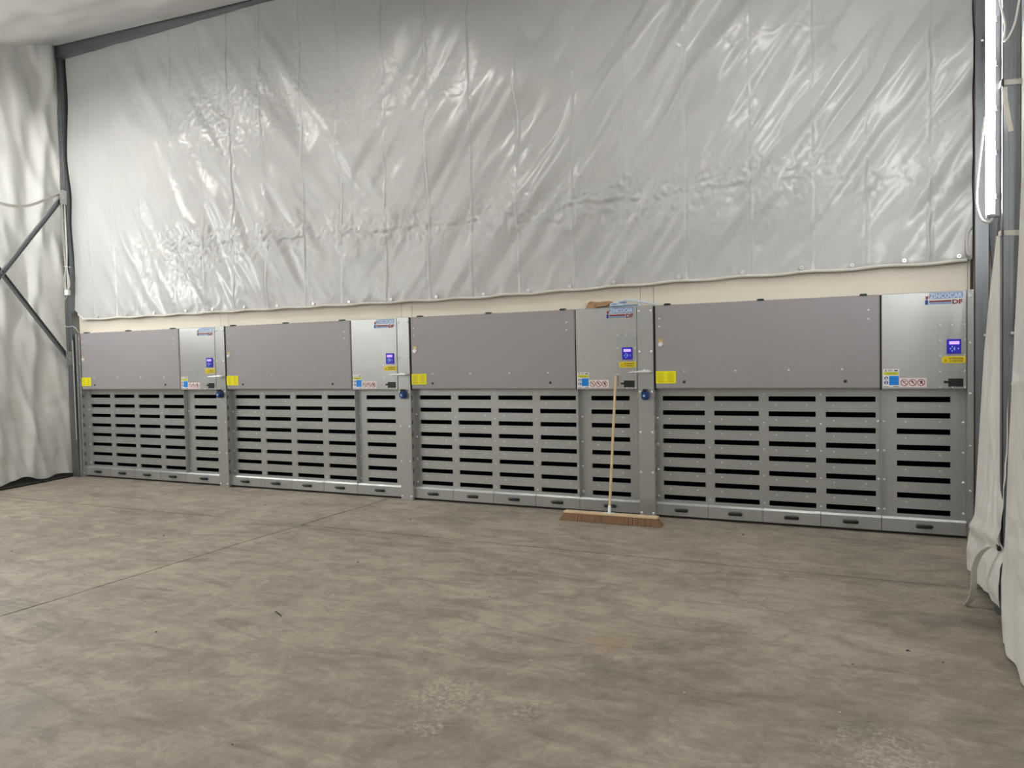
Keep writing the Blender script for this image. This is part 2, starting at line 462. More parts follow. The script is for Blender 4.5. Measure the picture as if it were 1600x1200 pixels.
# ------------------------------------------------------------------ the big wall tarpaulin
CREASE = [.27, .74, 1.30, 1.94, 2.48, 2.97, 3.535, 4.13, 4.70, 5.335, 5.92, 6.46, 7.03, 7.645, 8.21, 8.79, 9.42, 9.94, 10.40, 10.87]
HCX = [0, 1.44, 2.97, 4.16, 5.33, 6.45, 7.07, 7.68, 8.82, 9.45, 9.96, 10.81, 11.3]
HCZ = [3.30, 3.28, 3.204, 3.167, 3.139, 3.135, 3.144, 3.175, 3.197, 3.239, 3.201, 3.09, 3.07]
def big_tarp():
    dx = .0092; nx, nz = int(11.33/dx), 300
    x1 = np.linspace(-.14, 11.185, nx); dz = 3.82/nz
    X, T = np.meshgrid(x1, np.linspace(0, 1, nz), indexing='ij')
    zb = np.interp(X, [-.14, 0, .02, 6.5, 9, 11.2], [2.45, 2.34, 2.305, 2.290, 2.335, 2.355])+.006*np.sin(X*10.3)
    Z = zb+(6.11-zb)*T
    k = dict(nx=nx, nz=nz, dx=dx, dz=dz)
    hang = np.sin(np.pi*np.clip(T, 0, 1))**.6
    # swags: folds lean to the lower right on the left side, to the lower left on the right side
    wr = sstep(3.6, 6.2, X)
    dR = field(**k, wl=.34, ang=.92, stretch=5, seed=51)*.9+field(**k, wl=.17, ang=.95, stretch=5, seed=52)*.38
    dL = field(**k, wl=.34, ang=2.12, stretch=5, seed=53)*.9+field(**k, wl=.17, ang=2.1, stretch=4, seed=54)*.40
    ampR = (.45+.65*sstep(6.5, 9.0, X))*.034
    ampL = .021*(sstep(-.1, 1.4, X))*(.45+.75*sstep(4.4, 3.0, Z))
    y = dR*ampR*wr+dL*ampL*(1-wr)
    y += field(**k, wl=1.1, ang=0, stretch=1, seed=55)*.020
    y *= hang*.9+.1
    # a swag under the beam on the left
    for (sx, sz, ln) in ((1.0, 6.0, 1.0), (2.6, 6.0, .9), (3.4, 5.95, .8)):
        u = (X-sx)*.8+(Z-sz)*.6; w = -(X-sx)*.6+(Z-sz)*.8*.0-(Z-sz)*.8
        y += -.020*np.exp(-(u/.10)**2)*np.exp(-((w-.5)/ln*1.2)**2)
    # upright fold lines left from packing
    r = np.random.default_rng(5)
    jit = field(**k, wl=.25, ang=0, stretch=1, seed=56)
    crm = field(**k, wl=.055, ang=0, stretch=1, seed=57); crm2 = field(**k, wl=.11, ang=.3, stretch=1, seed=58)
    ridge = .5-np.abs(crm2)*.9
    hz = np.interp(X, HCX, HCZ)+.018*np.interp(X, x1, field(nx, 4, dx, 1, .22, 0, 1, 59)[:, 0])
    dh = Z-hz
    near_c = np.zeros_like(X)
    for i, c in enumerate(CREASE):
        cx = c+.0035*jit+.02*(3.6-Z)*(.4-.8*(c/11.2))*.4
        d = (X-cx)
        s = 1 if i % 2 else -1
        a = .0105*(.30+.70*np.clip(np.interp(Z, np.linspace(2.3, 6.1, 14), r.uniform(-.7, 1.2, 14)), 0, 1))*(.45+.55*sstep(1.5, 3.2, c))
        y += -a*.9*np.exp(-(d/.009)**2) + a*.7*np.exp(-((d-s*.022)/.012)**2)
        y += -.005*np.exp(-np.abs(d)/.11)                     # soft tent either side of the fold
        near_c = np.maximum(near_c, np.exp(-(d/.12)**2))
        # star of short wrinkles where fold lines cross
        for zc, amp in ((0, 1.0), (1.33, .5)):
            rr = np.sqrt((d/1.0)**2+((dh-zc)/.9)**2)+1e-4; th = np.arctan2(dh-zc, d)
            y += -.0035*amp*np.exp(-(rr/.16)**2)*np.cos(th*4+i*1.7+2*jit*.3)*sstep(0, .05, rr)
            y += -.007*amp*np.exp(-(rr/.03)**2)
    # the cross fold at mid height: a jagged ridge with a valley below
    fade = sstep(.9, 2.0, X)*(1-.6*sstep(9.9, 10.6, X))
    y += fade*(.35+.65*np.clip(np.interp(X, x1, field(nx, 4, dx, 1, .3, 0, 1, 61)[:, 0]), 0, 1))*(-.008*np.exp(-(dh/.018)**2)+.006*np.exp(-((dh+.04)/.03)**2))
    dh2 = Z-4.52-.03*jit
    f2 = sstep(2.2, 3.0, X)*np.clip(.35+.5*np.interp(X, x1, field(nx, 4, dx, 1, .9, 0, 1, 60)[:, 0]), 0, 1)
    y += f2*(-.005*np.exp(-(dh2/.012)**2)+.003*np.exp(-((dh2+.03)/.02)**2))
    # crumpled zones
    zone = fade*np.exp(-(dh/.22)**2)*.9 + .8*np.exp(-((X-3.0)/1.1)**2-((Z-4.85)/.5)**2) + .55*np.exp(-((X-5.1)/.9)**2-((Z-4.7)/.45)**2) \
        + .8*np.exp(-((X-2.0)/.7)**2-((Z-2.95)/.4)**2)+.3*np.exp(-((X-8.9)/1.2)**2-((Z-3.2)/.5)**2)
    y += zone*(ridge*.0055+crm*.0018)+.0008*crm*near_c
    # hem gathers
    y += .006*np.sin(X*21+1.5*jit)*np.exp(-(Z-zb)/.10)
    y = .045+y
    y = np.minimum(y, .090)
    return sheet('wall_tarpaulin', np.stack([X, y, Z], -1), 'tarp'), x1, zb[:, 0], y[:, 0]
tarp, tx, tz, ty = big_tarp()
tag(tarp, 'large creased grey tarpaulin hanging above the row of filter units', 'tarpaulin')
hm = MB()
sel = range(8, len(tx), 6)
hm.tube([(tx[i], ty[i]-.004, tz[i]-.006) for i in sel], .013, 6)
tag(hm.build('hem', 'strap', tarp, True), 'pale rope hem along the lower edge')
gro = None
for gx in [.35, .95, 1.5, 2.1, 2.6, 3.15, 3.7, 4.25, 4.8, 5.4, 6.0, 6.6, 7.13, 7.6, 8.08, 8.73, 9.33, 9.85, 10.27, 10.68, 11.09]:
    if gro is None:
        gm = MB(); gm.ring(0, 0, .007, .017, -.008, 0, 12)
        gro = gm.build('grommet', 'bolt', tarp); o = gro
    else:
        o = gro.copy(); C.objects.link(o); o.parent = tarp
    o.location = (gx, np.interp(gx, tx, ty)-.010, np.interp(gx, tx, tz)+.030)

# ------------------------------------------------------------------ filter units
PY = .105      # plane of the slotted sheets
SLOT_Z = [1.205-.1405*i for i in range(8)]; SH = .048
def slotted(name, x0, x1, z0, z1, slots, parent):
    xs_ = sorted({x0, x1, *[a for s_ in slots for a in s_]}); zs_ = sorted({z0, z1, *SLOT_Z, *[z-SH for z in SLOT_Z]})
    mb = MB()
    hole = lambda xa, za: any(a-1e-6 <= xa < b-1e-6 for a, b in slots) and any(z-SH-1e-6 <= za < z-1e-6 for z in SLOT_Z)
    for i in range(len(xs_)-1):
        for j in range(len(zs_)-1):
            if not hole(xs_[i], zs_[j]):
                a, b, c, d = xs_[i], xs_[i+1], zs_[j], zs_[j+1]
                mb.add([(a, PY, c), (b, PY, c), (b, PY, d), (a, PY, d)], [(0, 1, 2, 3)])
    for a, b in slots:
        for z in SLOT_Z:
            c, d = z-SH, z; q = PY+.018
            mb.add([(a, PY, c), (b, PY, c), (b, PY, d), (a, PY, d), (a, q, c), (b, q, c), (b, q, d), (a, q, d)],
                   [(0, 4, 5, 1), (1, 5, 6, 2), (2, 6, 7, 3), (3, 7, 4, 0)])
    return mb.build(name, 'galv', parent)

unit = empty('filter_unit')
LS = [(.043, .457), (.545, .961), (1.048, 1.461), (1.546, 1.957)]
RS = [(2.125, 2.536)]
slotted('slotted_panel', -.03, 1.999, .150, HC+.03, LS, unit)
slotted('slotted_panel', 2.003, WID+.002, .150, HC+.03, RS, unit)
fb = MB()
for a, b in ((-.03, 1.999), (2.003, WID+.002)):   # open black box behind each sheet
    q0, q1, z0, z1 = PY+.019, .40, .14, 1.31
    fb.add([(a, q0, z0), (b, q0, z0), (b, q0, z1), (a, q0, z1), (a, q1, z0), (b, q1, z0), (b, q1, z1), (a, q1, z1)],
           [(4, 5, 6, 7), (0, 1, 5, 4), (1, 2, 6, 5), (2, 3, 7, 6), (3, 0, 4, 7)])
tag(fb.build('filter', 'filter', unit), 'black filter cloth behind the slots')
# fins beside the sheets and the side return, plus darker grey squares at slot heights
fin = MB(); fin.box(-.034, -.030, .045, PY, .150, HC+.01)
fin.build('fin', 'galv_v', unit)
MB().box(1.998, 2.003, .045, PY, .150, HC+.01).build('fin', 'galv_v', unit)
MB().box(-.0125-.04, -.034, .045, .056, .02, HC+.01).build('side_return', 'galv_v', unit)
so = MB()
for z in SLOT_Z: so.box(-.0150, -.0142, .010, .040, z-SH, z)
tag(so.build('side_squares', 'steel', unit), kind='stuff')
MB().box(-.0175, -.0150, .002, .045, .02, HC-.002).build('side_plate', 'galv_v', unit)
MB().box(-.0160, .004, .022, .034, HC-.01, H-.004).build('gap_shade_strip', 'rubber', unit)  # black strip painting in the shade of the gap between post and cover
MB().box(COV-.002, COV+.016, .022, .034, HC-.01, H-.004).build('gap_shade_strip', 'rubber', unit)  # same black strip for the shaded gap between cover and control panel
# rivets and bolts
rv = MB()
for a, b in LS+RS:
    for i, z in enumerate(SLOT_Z[:-1]):
        zc = z-SH-.034
        rv.dome((a+.068, PY, zc), .0065, .004, 6); rv.dome((b-.078, PY, zc), .0065, .004, 6)
tag(rv.build('rivets', 'bolt', unit), kind='stuff')
bl = MB()
for z in (1.225, .955, .705, .455, .195):
    for x in (.501, 1.004, 1.503): bl.dome((x, PY, z), .0075, .005, 8)
for z in (.985, .725, .470, .205):
    for x in (-.008, 1.978, 2.022, 2.632): bl.dome((x, PY, z), .0115, .008, 8)
tag(bl.build('bolts', 'bolt', unit), kind='stuff')
# upper casing and the painted cover in front of it
MB().box(-.016, WID, .034, .112, HC, H-.002).build('casing', 'galv', unit)
cv = MB().bbox(.004, COV, .0, .030, HC, H, .010).build('cover', 'paint', unit, False)
cs = MB()
for (x, z) in ((.048, 1.970), (.048, 1.892), (1.905, 1.970), (1.905, 1.892)): cs.dome((x, .0, z), .0085, .006, 8)
for x in (.285, .765, 1.24, 1.69): cs.dome((x, .0, 1.452), .0085, .006, 8)
tag(cs.build('screws', 'bolt', cv), kind='stuff')
for x in (.283, 1.715): MB().disc(x, 1.346, .0145, -.002, .001, 14).build('plug', 'black', cv)
lk = MB(); lk.disc(.058, 1.715, .024, -.006, 0, 16); lk.box(.036, .080, -.018, -.006, 1.709, 1.721)
lk.box(.05, .066, -.020, -.006, 1.697, 1.733)
lk.build('cam_lock', 'bolt', cv, True)
MB().bbox(.037, .081, -.004, 0, 1.738, 1.768, .001).build('lock_tab', 'brass', cv)
for x in (.125, .998, 1.864):
    MB().prism([(x-.032, H-.002), (x+.032, H-.002), (x+.026, H+.013), (x-.026, H+.013)], -.004, .05).build('hinge', 'black', cv)
# yellow notice on the cover
ys_ = MB().box(.006, .204, -.0025, 0, 1.334, 1.455).build('notice', 'yellow', unit)
pr = MB()
for cxx in (.055, .150):
    for k in range(9):
        w = (.030, .036, .022)[k % 3]
        pr.box(cxx-w, cxx+w, -.0032, -.002, 1.347+k*.0112, 1.350+k*.0112)
tag(pr.build('print_lines', 'print_y', ys_), kind='stuff')
# control casing with inner plate
cp = MB().bbox(COV+.014, WID-.002, .0, .030, HC-.004, H, .004).build('control_panel', 'galv_v', unit)
MB().bbox(2.440, WID-.006, -.003, 0, 1.283, 1.835, .001).build('inner_plate', 'galv_v', cp)
ps = MB()
for (x, z) in ((2.453, 1.82), (2.543, 1.82), (2.633, 1.82), (2.453, 1.69), (2.633, 1.69), (2.453, 1.56), (2.633, 1.56),
               (2.453, 1.427), (2.633, 1.427), (2.453, 1.292), (2.543, 1.292), (2.633, 1.292)):
    ps.dome((x, -.003, z), .0065, .004, 8)
tag(ps.build('screws', 'bolt', cp), kind='stuff')
dp = MB().bbox(2.500, 2.606, -.016, -.003, 1.575, 1.696, .003).build('display', 'panel_blue', unit)
MB().box(2.518, 2.592, -.018, -.0155, 1.652, 1.678).build('screen', 'lcd', dp)
kp = MB()
for (x, z) in ((2.540, 1.633), (2.527, 1.616), (2.553, 1.614), (2.540, 1.597), (2.585, 1.616)): kp.box(x-.005, x+.005, -.018, -.0155, z-.006, z+.006)
kp.box(2.556, 2.562, -.018, -.0155, 1.600, 1.632)
tag(kp.build('keys', 'socket_l', dp), kind='stuff')
# amber warning strip
def rounded(x0, x1, z0, z1, r, n=5):
    pts = []
    for cx, cz, a0 in ((x1-r, z0+r, -90), (x1-r, z1-r, 0), (x0+r, z1-r, 90), (x0+r, z0+r, 180)):
        for k in range(n+1):
            w = math.radians(a0+90*k/n); pts.append((cx+r*math.cos(w), cz+r*math.sin(w)))
    return pts
am = MB(); am.prism(rounded(2.464, 2.640, 1.495, 1.552, .014), -.0055, -.003)
am = am.build('warning_strip', 'amber', unit)
wt = MB()
wt.add(*text_mesh('ATTENZIONE', .020, -.0062, 2.515, 1.527, .108, .0006)); wt.add(*text_mesh('ATTENTION', .020, -.0062, 2.519, 1.505, .100, .0006))
tri = [(2.480, 1.507), (2.506, 1.507), (2.493, 1.532)]
for k in range(3):
    (ax, az), (bx, bz) = tri[k], tri[(k+1) % 3]
    wt.prism([(ax, az), (bx, bz), (bx*.8+2.493*.2, bz*.8+1.515*.2), (ax*.8+2.493*.2, az*.8+1.515*.2)], -.0063, -.0055)
wt.box(2.4918, 2.4942, -.0063, -.0055, 1.511, 1.522)
wt.build('lettering', 'print', am)
# rating plate
rp = MB().box(2.512, 2.622, -.005, -.003, 1.297, 1.365).box(2.480, 2.512, -.005, -.003, 1.325, 1.345).build('rating_plate', 'black', unit)
rl = MB()
for k in range(5): rl.box(2.520, 2.612-(k % 2)*.02, -.0056, -.0049, 1.304+k*.012, 1.3065+k*.012)
tag(rl.build('print_lines', 'rubber', rp), kind='stuff')
# safety sign: white card with yellow field above, blue field and two mandatory discs below
sg = MB().box(2.016, 2.142, -.002, 0, 1.292, 1.450).build('safety_sign', 'label_white', unit)
MB().box(2.022, 2.138, -.003, -.0019, 1.398, 1.424).build('yellow_field', 'olive', sg)
MB().box(2.064, 2.139, -.003, -.0019, 1.311, 1.390).build('blue_field', 'blue', sg)
for zz in (1.370, 1.332): MB().disc(2.042, zz, .016, -.003, -.0019, 18).build('mandatory_disc', 'navy', sg)
ml = MB()
ml.disc(2.042, 1.376, .005, -.0036, -.003, 10); ml.prism([(2.035, 1.370), (2.049, 1.370), (2.055, 1.360), (2.036, 1.358)], -.0036, -.003)
ml.disc(2.042, 1.342, .004, -.0036, -.003, 10); ml.prism([(2.037, 1.337), (2.047, 1.337), (2.046, 1.319), (2.038, 1.319)], -.0036, -.003)
tag(ml.build('pictogram', 'label_white', sg), kind='stuff')
sp = MB()
sp.prism([(2.031, 1.430), (2.047, 1.430), (2.039, 1.445)], -.003, -.0019)
for k in range(2): sp.box(2.056, 2.092, -.003, -.0019, 1.432+k*.007, 1.4345+k*.007)
sp.box(2.104, 2.132, -.003, -.0019, 1.431, 1.441)
for k in range(3): sp.box(2.045, 2.118-k*.006, -.0035, -.0029, 1.402+k*.007, 1.4035+k*.007)
sp.box(2.022, 2.062, -.003, -.0019, 1.2965, 1.3005); sp.box(2.100, 2.138, -.003, -.0019, 1.2965, 1.3015)
tag(sp.build('print_lines', 'print', sg), kind='stuff')
# prohibition strip with three barred circles
ph = MB().box(2.143, 2.352, -.002, 0, 1.292, 1.372).build('prohibition_strip', 'label_pink', unit)
for cx in (2.182, 2.246, 2.310):
    pc = MB(); pc.ring(cx, 1.332, .0245, .0295, -.0034, -.0019, 24)
    a = math.radians(-45)
    dx, dz = math.cos(a), math.sin(a); r = .026; w = .0028
    pc.prism([(cx-dx*r-dz*w, 1.332-dz*r+dx*w), (cx-dx*r+dz*w, 1.332-dz*r-dx*w), (cx+dx*r+dz*w, 1.332+dz*r-dx*w), (cx+dx*r-dz*w, 1.332+dz*r+dx*w)], -.0034, -.0019)
    pc.build('barred_circle', 'darkred', ph)
pp = MB()
pp.prism([(2.170, 1.335), (2.194, 1.340), (2.194, 1.344), (2.170, 1.339)], -.0030, -.0019)
pp.disc(2.243, 1.345, .005, -.003, -.0019, 10); pp.prism([(2.236, 1.342), (2.252, 1.338), (2.258, 1.318), (2.246, 1.330)], -.003, -.0019)
pp.disc(2.314, 1.350, .004, -.003, -.0019, 10); pp.prism([(2.306, 1.346), (2.320, 1.344), (2.322, 1.312), (2.312, 1.328), (2.300, 1.314)], -.003, -.0019)
tag(pp.build('pictogram', 'print', ph), kind='stuff')
# maker's plate
lg = MB().box(2.372, 2.620, -.002, 0, 2.040, 2.092).box(2.372, 2.535, -.002, 0, 1.993, 2.012).build('maker_plate', 'logo_bg', unit)
lx = MB(); lx.add(*text_mesh('ZINCOCAR', .055, -.0030, 2.376, 2.046, .238, .0012)); lx.build('lettering', 'logo_txt', lg)
lr = MB(); lr.box(2.372, 2.535, -.003, 0, 2.012, 2.026)
lr.add(*text_mesh('DF', .050, -.0030, 2.543, 1.993, .074, .002))
for x0, x1, z in ((2.541, 2.556, 1.993), (2.541, 2.556, 2.0245), (2.585, 2.603, 1.993)): lr.box(x0, x1, -.003, -.002, z, z+.004)
lr.build('lettering', 'darkred', lg)
MB().box(2.340, 2.364, -.003, 0, 1.993, 2.030).box(2.349, 2.357, -.003, 0, 2.030, 2.040).build('emblem', 'navy', lg)
MB().prism([(2.346, 2.040), (2.364, 2.042), (2.366, 2.072), (2.356, 2.060), (2.344, 2.068)], -.003, 0).build('emblem', 'darkred', lg)
# drawers
dsp = [-.030, .490, .996, 1.5015, 2.0015, WID+.002]
for k in range(5):
    a, b = dsp[k]+.0025, dsp[k+1]-.0025
    d = MB(); d.box(a, b, .045, .10, .026, .135)
    d.add([(a, .045, .135), (b, .045, .135), (b, .059, .153), (a, .059, .153), (a, .10, .153), (b, .10, .153), (a, .10, .135), (b, .10, .135)],
          [(0, 1, 2, 3), (3, 2, 5, 4), (0, 3, 4, 6), (1, 7, 5, 2)])
    d = d.build('drawer', 'galv', unit)
    cx = (a+b)/2 if k < 4 else 2.335
    h = MB()
    h.prism(rounded(cx-.064, cx+.064, .066, .098, .012), .038, .045)
    h.tube([(cx-.058, .040, .084), (cx-.054, .016, .090), (cx-.040, .008, .094), (cx+.040, .008, .094), (cx+.054, .016, .090), (cx+.058, .040, .084)], .0100, 8)
    h.build('handle', 'black', d, True)
MB().box(-.035, WID+.002, .075, .110, 0, .150).build('plinth', 'rubber', unit)

ALL = [o for o in bpy.data.objects]
units = [unit]
for i in range(1, 4):
    u = copy_tree(unit); u.location = (i*PER, 0, 0); units.append(u)
GRP = 'galvanised filter units along the wall'
for u, lb in zip(units, ('galvanised filter unit with mauve cover beside the column carrying the grey cable bundle',
                         'galvanised filter unit second from the column with the cable bundle, between two blue sockets',
                         'galvanised filter unit with wood and film on top and the broom leaning on it',
                         'galvanised filter unit with mauve cover at the end beside the lit tube lamp')):
    tag(u, lb, 'filter unit', GRP)

# filler posts between the units, with socket and air valve
post = empty('filler_post')
pm = MB().bbox(WID+.004, PER-.018, .0, .044, 0, H+.004, .003).box(WID+.004, PER-.056, .044, .11, 0, H+.004).build('post_panel', 'galv_v', post)
pb = MB()
for z in (2.05, 1.65, 1.25, .85, .45, .045):
    for x in (WID+.024, PER-.038): pb.dome((x, 0, z), .0125, .009, 10)
tag(pb.build('bolts', 'bolt', post), kind='stuff')
sx_, sz_ = 2.737, 1.222
so_ = MB(); so_.prism(rounded(sx_-.036, sx_+.036, sz_-.050, sz_+.045, .030), -.050, 0)
so_.cyl((sx_, -.050, sz_-.008), (sx_, -.066, sz_-.008), .034, .030, 18)
so_ = so_.build('socket', 'socket', post, True)
MB().bbox(sx_-.018, sx_+.018, -.072, -.01, sz_+.040, sz_+.060, .004).build('hinge', 'black', so_)
MB().bbox(sx_-.016, sx_+.006, -.0685, -.060, sz_-.018, sz_+.004, .002).build('lid_mark', 'socket_l', so_)
va = MB(); va.cyl((2.760, 0, 1.452), (2.760, -.045, 1.452), .012, .012, 10)
va.cyl((2.785, -.045, 1.452), (2.715, -.050, 1.452), .017, .017, 12); va.cyl((2.715, -.050, 1.452), (2.58, -.070, 1.446), .013, .006, 10)
va.cyl((2.812, -.043, 1.452), (2.785, -.045, 1.452), .005, .007, 8); va.cyl((2.735, -.05, 1.452), (2.735, -.05, 1.478), .006, .008, 8)
va.cyl((2.742, -.0665, 1.452), (2.742, -.045, 1.452), .008, .008, 10)
tag(va.build('air_valve', 'bolt', post, True), 'chrome air valve with tapered nozzle')
ALL = [o for o in bpy.data.objects]
posts = [post]
for i in (1, 2):
    q = copy_tree(post); q.location = (i*PER, 0, 0); posts.append(q)
for q, lb in zip(posts, ('galvanised filler post with blue socket next to the filter unit at the cable-bundle column',
                         'galvanised filler post with blue socket between the two middle filter units',
                         'galvanised filler post with blue socket beside the leaning broom')):
    tag(q, lb, 'post', 'filler posts between the filter units')

# end trims closing the row against the columns
et = empty('end_trim')
MB().box(-.105, -.060, .0, .10, 0, H-.01).box(-.064, -.058, -.010, .10, 0, H-.01).build('angle', 'galv_v', et)
MB().box(-.058, -.034, .02, .10, 0, H-.02).build('flange', 'galv_v', et)
e = MB()
for z in (2.02, 1.66, 1.24, .82, .42, .06): e.dome((-.048, .02, z), .009, .007, 8)
tag(e.build('bolts', 'bolt', et), kind='stuff')
tag(et, 'narrow galvanised end trim between the cable-bundle column and the filter unit', 'trim strip')
er = empty('end_trim')
MB().box(3*PER+WID+.003, 11.186, .0, .10, 0, H+.005).build('angle', 'galv_v', er)
MB().box(11.186, 11.192, -.012, .10, 0, H+.005).build('flange', 'galv_v', er)
e = MB()
for z in (2.05, 1.66, 1.24, .80, .42, .05): e.dome((11.168, 0, z), .010, .007, 8)
tag(e.build('bolts', 'bolt', er), kind='stuff')
tag(er, 'narrow galvanised end trim beside the corner column near the tube lamp', 'trim strip')

# ------------------------------------------------------------------ steel columns, braces
def column(x0, x1, y0, y1, z1, label, lean=0.0, side=1):
    """lipped channel open to the back"""
    root = empty('steel_column', ((x0+x1)/2, y0, 0))
    mb = MB(); t = .004
    mb.box(x0, x1, y0, y0+t, 0, z1); mb.box(x0, x0+t, y0, y1, 0, z1); mb.box(x1-t, x1, y0, y1, 0, z1)
    mb.box(x0, x0+.02, y1-t, y1, 0, z1); mb.box(x1-.02, x1, y1-t, y1, 0, z1)
    w = x1-x0
    for k in (.36, .60): mb.box(x0+w*k, x0+w*k+.012, y0-.004, y0, 0, z1)
    mb.v = [(x+lean*z-(x0+x1)/2, y-y0, z) for x, y, z in mb.v]
    mb.build('channel', 'steel', root)
    b = MB(); b.box(x0-.03, x1+.03, y0-.03, y1+.03, 0, .008); b.v = [(x-(x0+x1)/2, y-y0, z) for x, y, z in b.v]
    b.build('base_plate', 'steel', root)
    tag(root, label, 'column', 'galvanised steel columns')
    return root
column(-.245, -.108, -.02, .10, 6.2, 'galvanised corner column carrying the grey cable bundle', -.0135)
column(11.196, 11.300, -.03, .10, 6.0, 'galvanised corner column at the end of the filter units, behind the tube lamp')
column(11.142, 11.236, -1.995, -1.895, 5.6, 'galvanised column with white straps beside the tube lamp')

def brace(a, b, label, wx=.006, w=.030):
    """angle-section diagonal in a plane of constant x with bolted end plates"""
    root = empty('diagonal_brace', a)
    A, B = Vector(a), Vector(b); d = (B-A).normalized(); nrm = Vector((1, 0, 0)); s_ = d.cross(nrm).normalized()
    m = MB()
    def bar(o0, o1, hw, hx):
        vv = []
        for p in (A, B):
            for sw in (-1, 1):
                for sx in (-1, 1): vv.append(p-A+s_*(o0+sw*hw)+nrm*(o1+sx*hx))
        m.add(vv, [(0, 1, 3, 2), (4, 6, 7, 5), (0, 4, 5, 1), (2, 3, 7, 6), (0, 2, 6, 4), (1, 5, 7, 3)])
    bar(0, 0, w, .003); bar(w-.002, .016, .002, .016); bar(-w+.002, .016, .002, .016)
    m.build('bar', 'steel', root)
    for p in (A+d*.05, B-d*.05):
        q = p-A; mm = MB()
        mm.box(q.x+.034, q.x+.040, q.y-.05, q.y+.05, q.z-.10, q.z+.10)
        mm.build('gusset', 'galv_v', root)
        k = MB(); k.cyl((q.x+.045, q.y, q.z), (q.x-.02, q.y, q.z), .010, .010, 6); k.build('bolt', 'bolt', root)
    tag(root, label, 'brace', 'diagonal wall braces')
    return root
brace((-.165, -.05, 4.10), (-.165, -1.92, 1.66), 'diagonal steel brace descending from below the cable loop on the tarpaulin side wall')
brace((-.185, -.04, 1.70), (-.185, -1.92, 4.12), 'diagonal steel brace rising from the low gusset on the cable-bundle column')
brace((11.255, -.06, 4.14), (11.255, -1.88, 1.68), 'diagonal steel brace descending from the corner column behind the tube lamp')
brace((11.275, -.06, 1.68), (11.275, -1.88, 4.14), 'diagonal steel brace rising from the corner column behind the hanging curtain')
brace((11.200, -2.00, 1.66), (11.200, -3.82, 4.12), 'diagonal steel brace rising from the strapped column behind the draped curtain')

# gusset on the cable column face, floor rails
rl_ = MB().box(11.18, 11.26, -14, -.05, 0, .07).build('floor_rail', 'steel'); tag(rl_, 'dark steel floor rail under the hanging side curtains by the tube lamp', 'rail')
pts = [(-.262, .02, .014), (-.19, -.25, .014), (-.13, -.5, .014), (-.07, -.8, .014), (-.005, -1.2, .014), (.02, -1.8, .014)]
tag(MB().tube(pts, .014, 8).build('floor_pipe', 'rubber', None, True), 'black pipe lying on the floor below the side wall curtain', 'pipe')

# ------------------------------------------------------------------ cables on the corner column
def bez(pts, n=10):
    """Catmull-Rom through the points"""
    P_ = [Vector(p) for p in pts]; P_ = [P_[0]*2-P_[1]]+P_+[P_[-1]*2-P_[-2]]; out = []
    for i in range(1, len(P_)-2):
        a, b, c, d = P_[i-1:i+3]
        for k in range(n):
            t = k/n
            out.append(.5*((2*b)+(c-a)*t+(2*a-5*b+4*c-d)*t*t+(3*b-a-3*c+d)*t**3))
    out.append(P_[-2]); return out
cb = empty('cable_bundle', (-.19, -.04, 2.7))
def rel(ps, o): return [Vector(p)-Vector(o) for p in ps]
ox = (-.19, -.04, 2.7)
for k in range(6):
    dx = (k-2.5)*.018; dy = -.006*(k % 3)
    spread = (k-2.5)*.030
    ps = [(-.10, -1.35-.02*k, 3.93+.012*k), (-.10, -.95, 3.80+.014*k), (-.11, -.60, 3.845+.012*k), (-.14, -.25, 4.03+.01*k), (-.185+dx*.3, -.06, 4.10+.008*k),
          (-.175+dx*.8, -.045+dy, 4.00), (-.175+dx, -.045+dy, 3.7), (-.170+dx, -.045+dy, 3.3), (-.168+dx*.6, -.045+dy, 3.06), (-.166+spread*.9, -.05+dy, 2.90), (-.164+spread, -.05+dy, 2.80), (-.164+dx*.6, -.045+dy, 2.71)]
    if k > 2: ps = ps[4:]
    MB().tube(rel(bez(ps, 6), ox), .0085, 6).build('cable', 'cable', cb, True)
MB().bbox(-.205-ox[0], -.120-ox[0], -.075-ox[1], -.03-ox[1], 2.655-ox[2], 2.735-ox[2], .006).build('junction_box', 'white', cb)
MB().bbox(-.200-ox[0], -.150-ox[0], -.085-ox[1], -.03-ox[1], 4.10-ox[2], 4.17-ox[2], .006).build('clamp', 'white', cb)
MB().tube(rel([(-.20, -.07, 3.075), (-.12, -.07, 3.065), (-.10, -.03, 3.06)], ox), .005, 6).build('cable_tie', 'white', cb)
MB().tube(rel(bez([(-.17, -.045, 2.66), (-.27, -.10, 2.45), (-.26, -.10, 2.25), (-.19, -.06, 2.20), (-.08, -.03, 2.20), (-.045, .02, 2.11)], 8), ox), .0055, 6).build('cable', 'cable', cb, True)
tag(cb, 'bundle of grey cables looping across to the corner column and down to a white box', 'cables')
cd = MB().tube([(-.115, -.035, 2.0), (-.112, -.035, .55)], .007, 8).build('cable_conduit', 'cable', None, True)
tag(cd, 'thin pale conduit running down the front of the cable-bundle column', 'conduit')

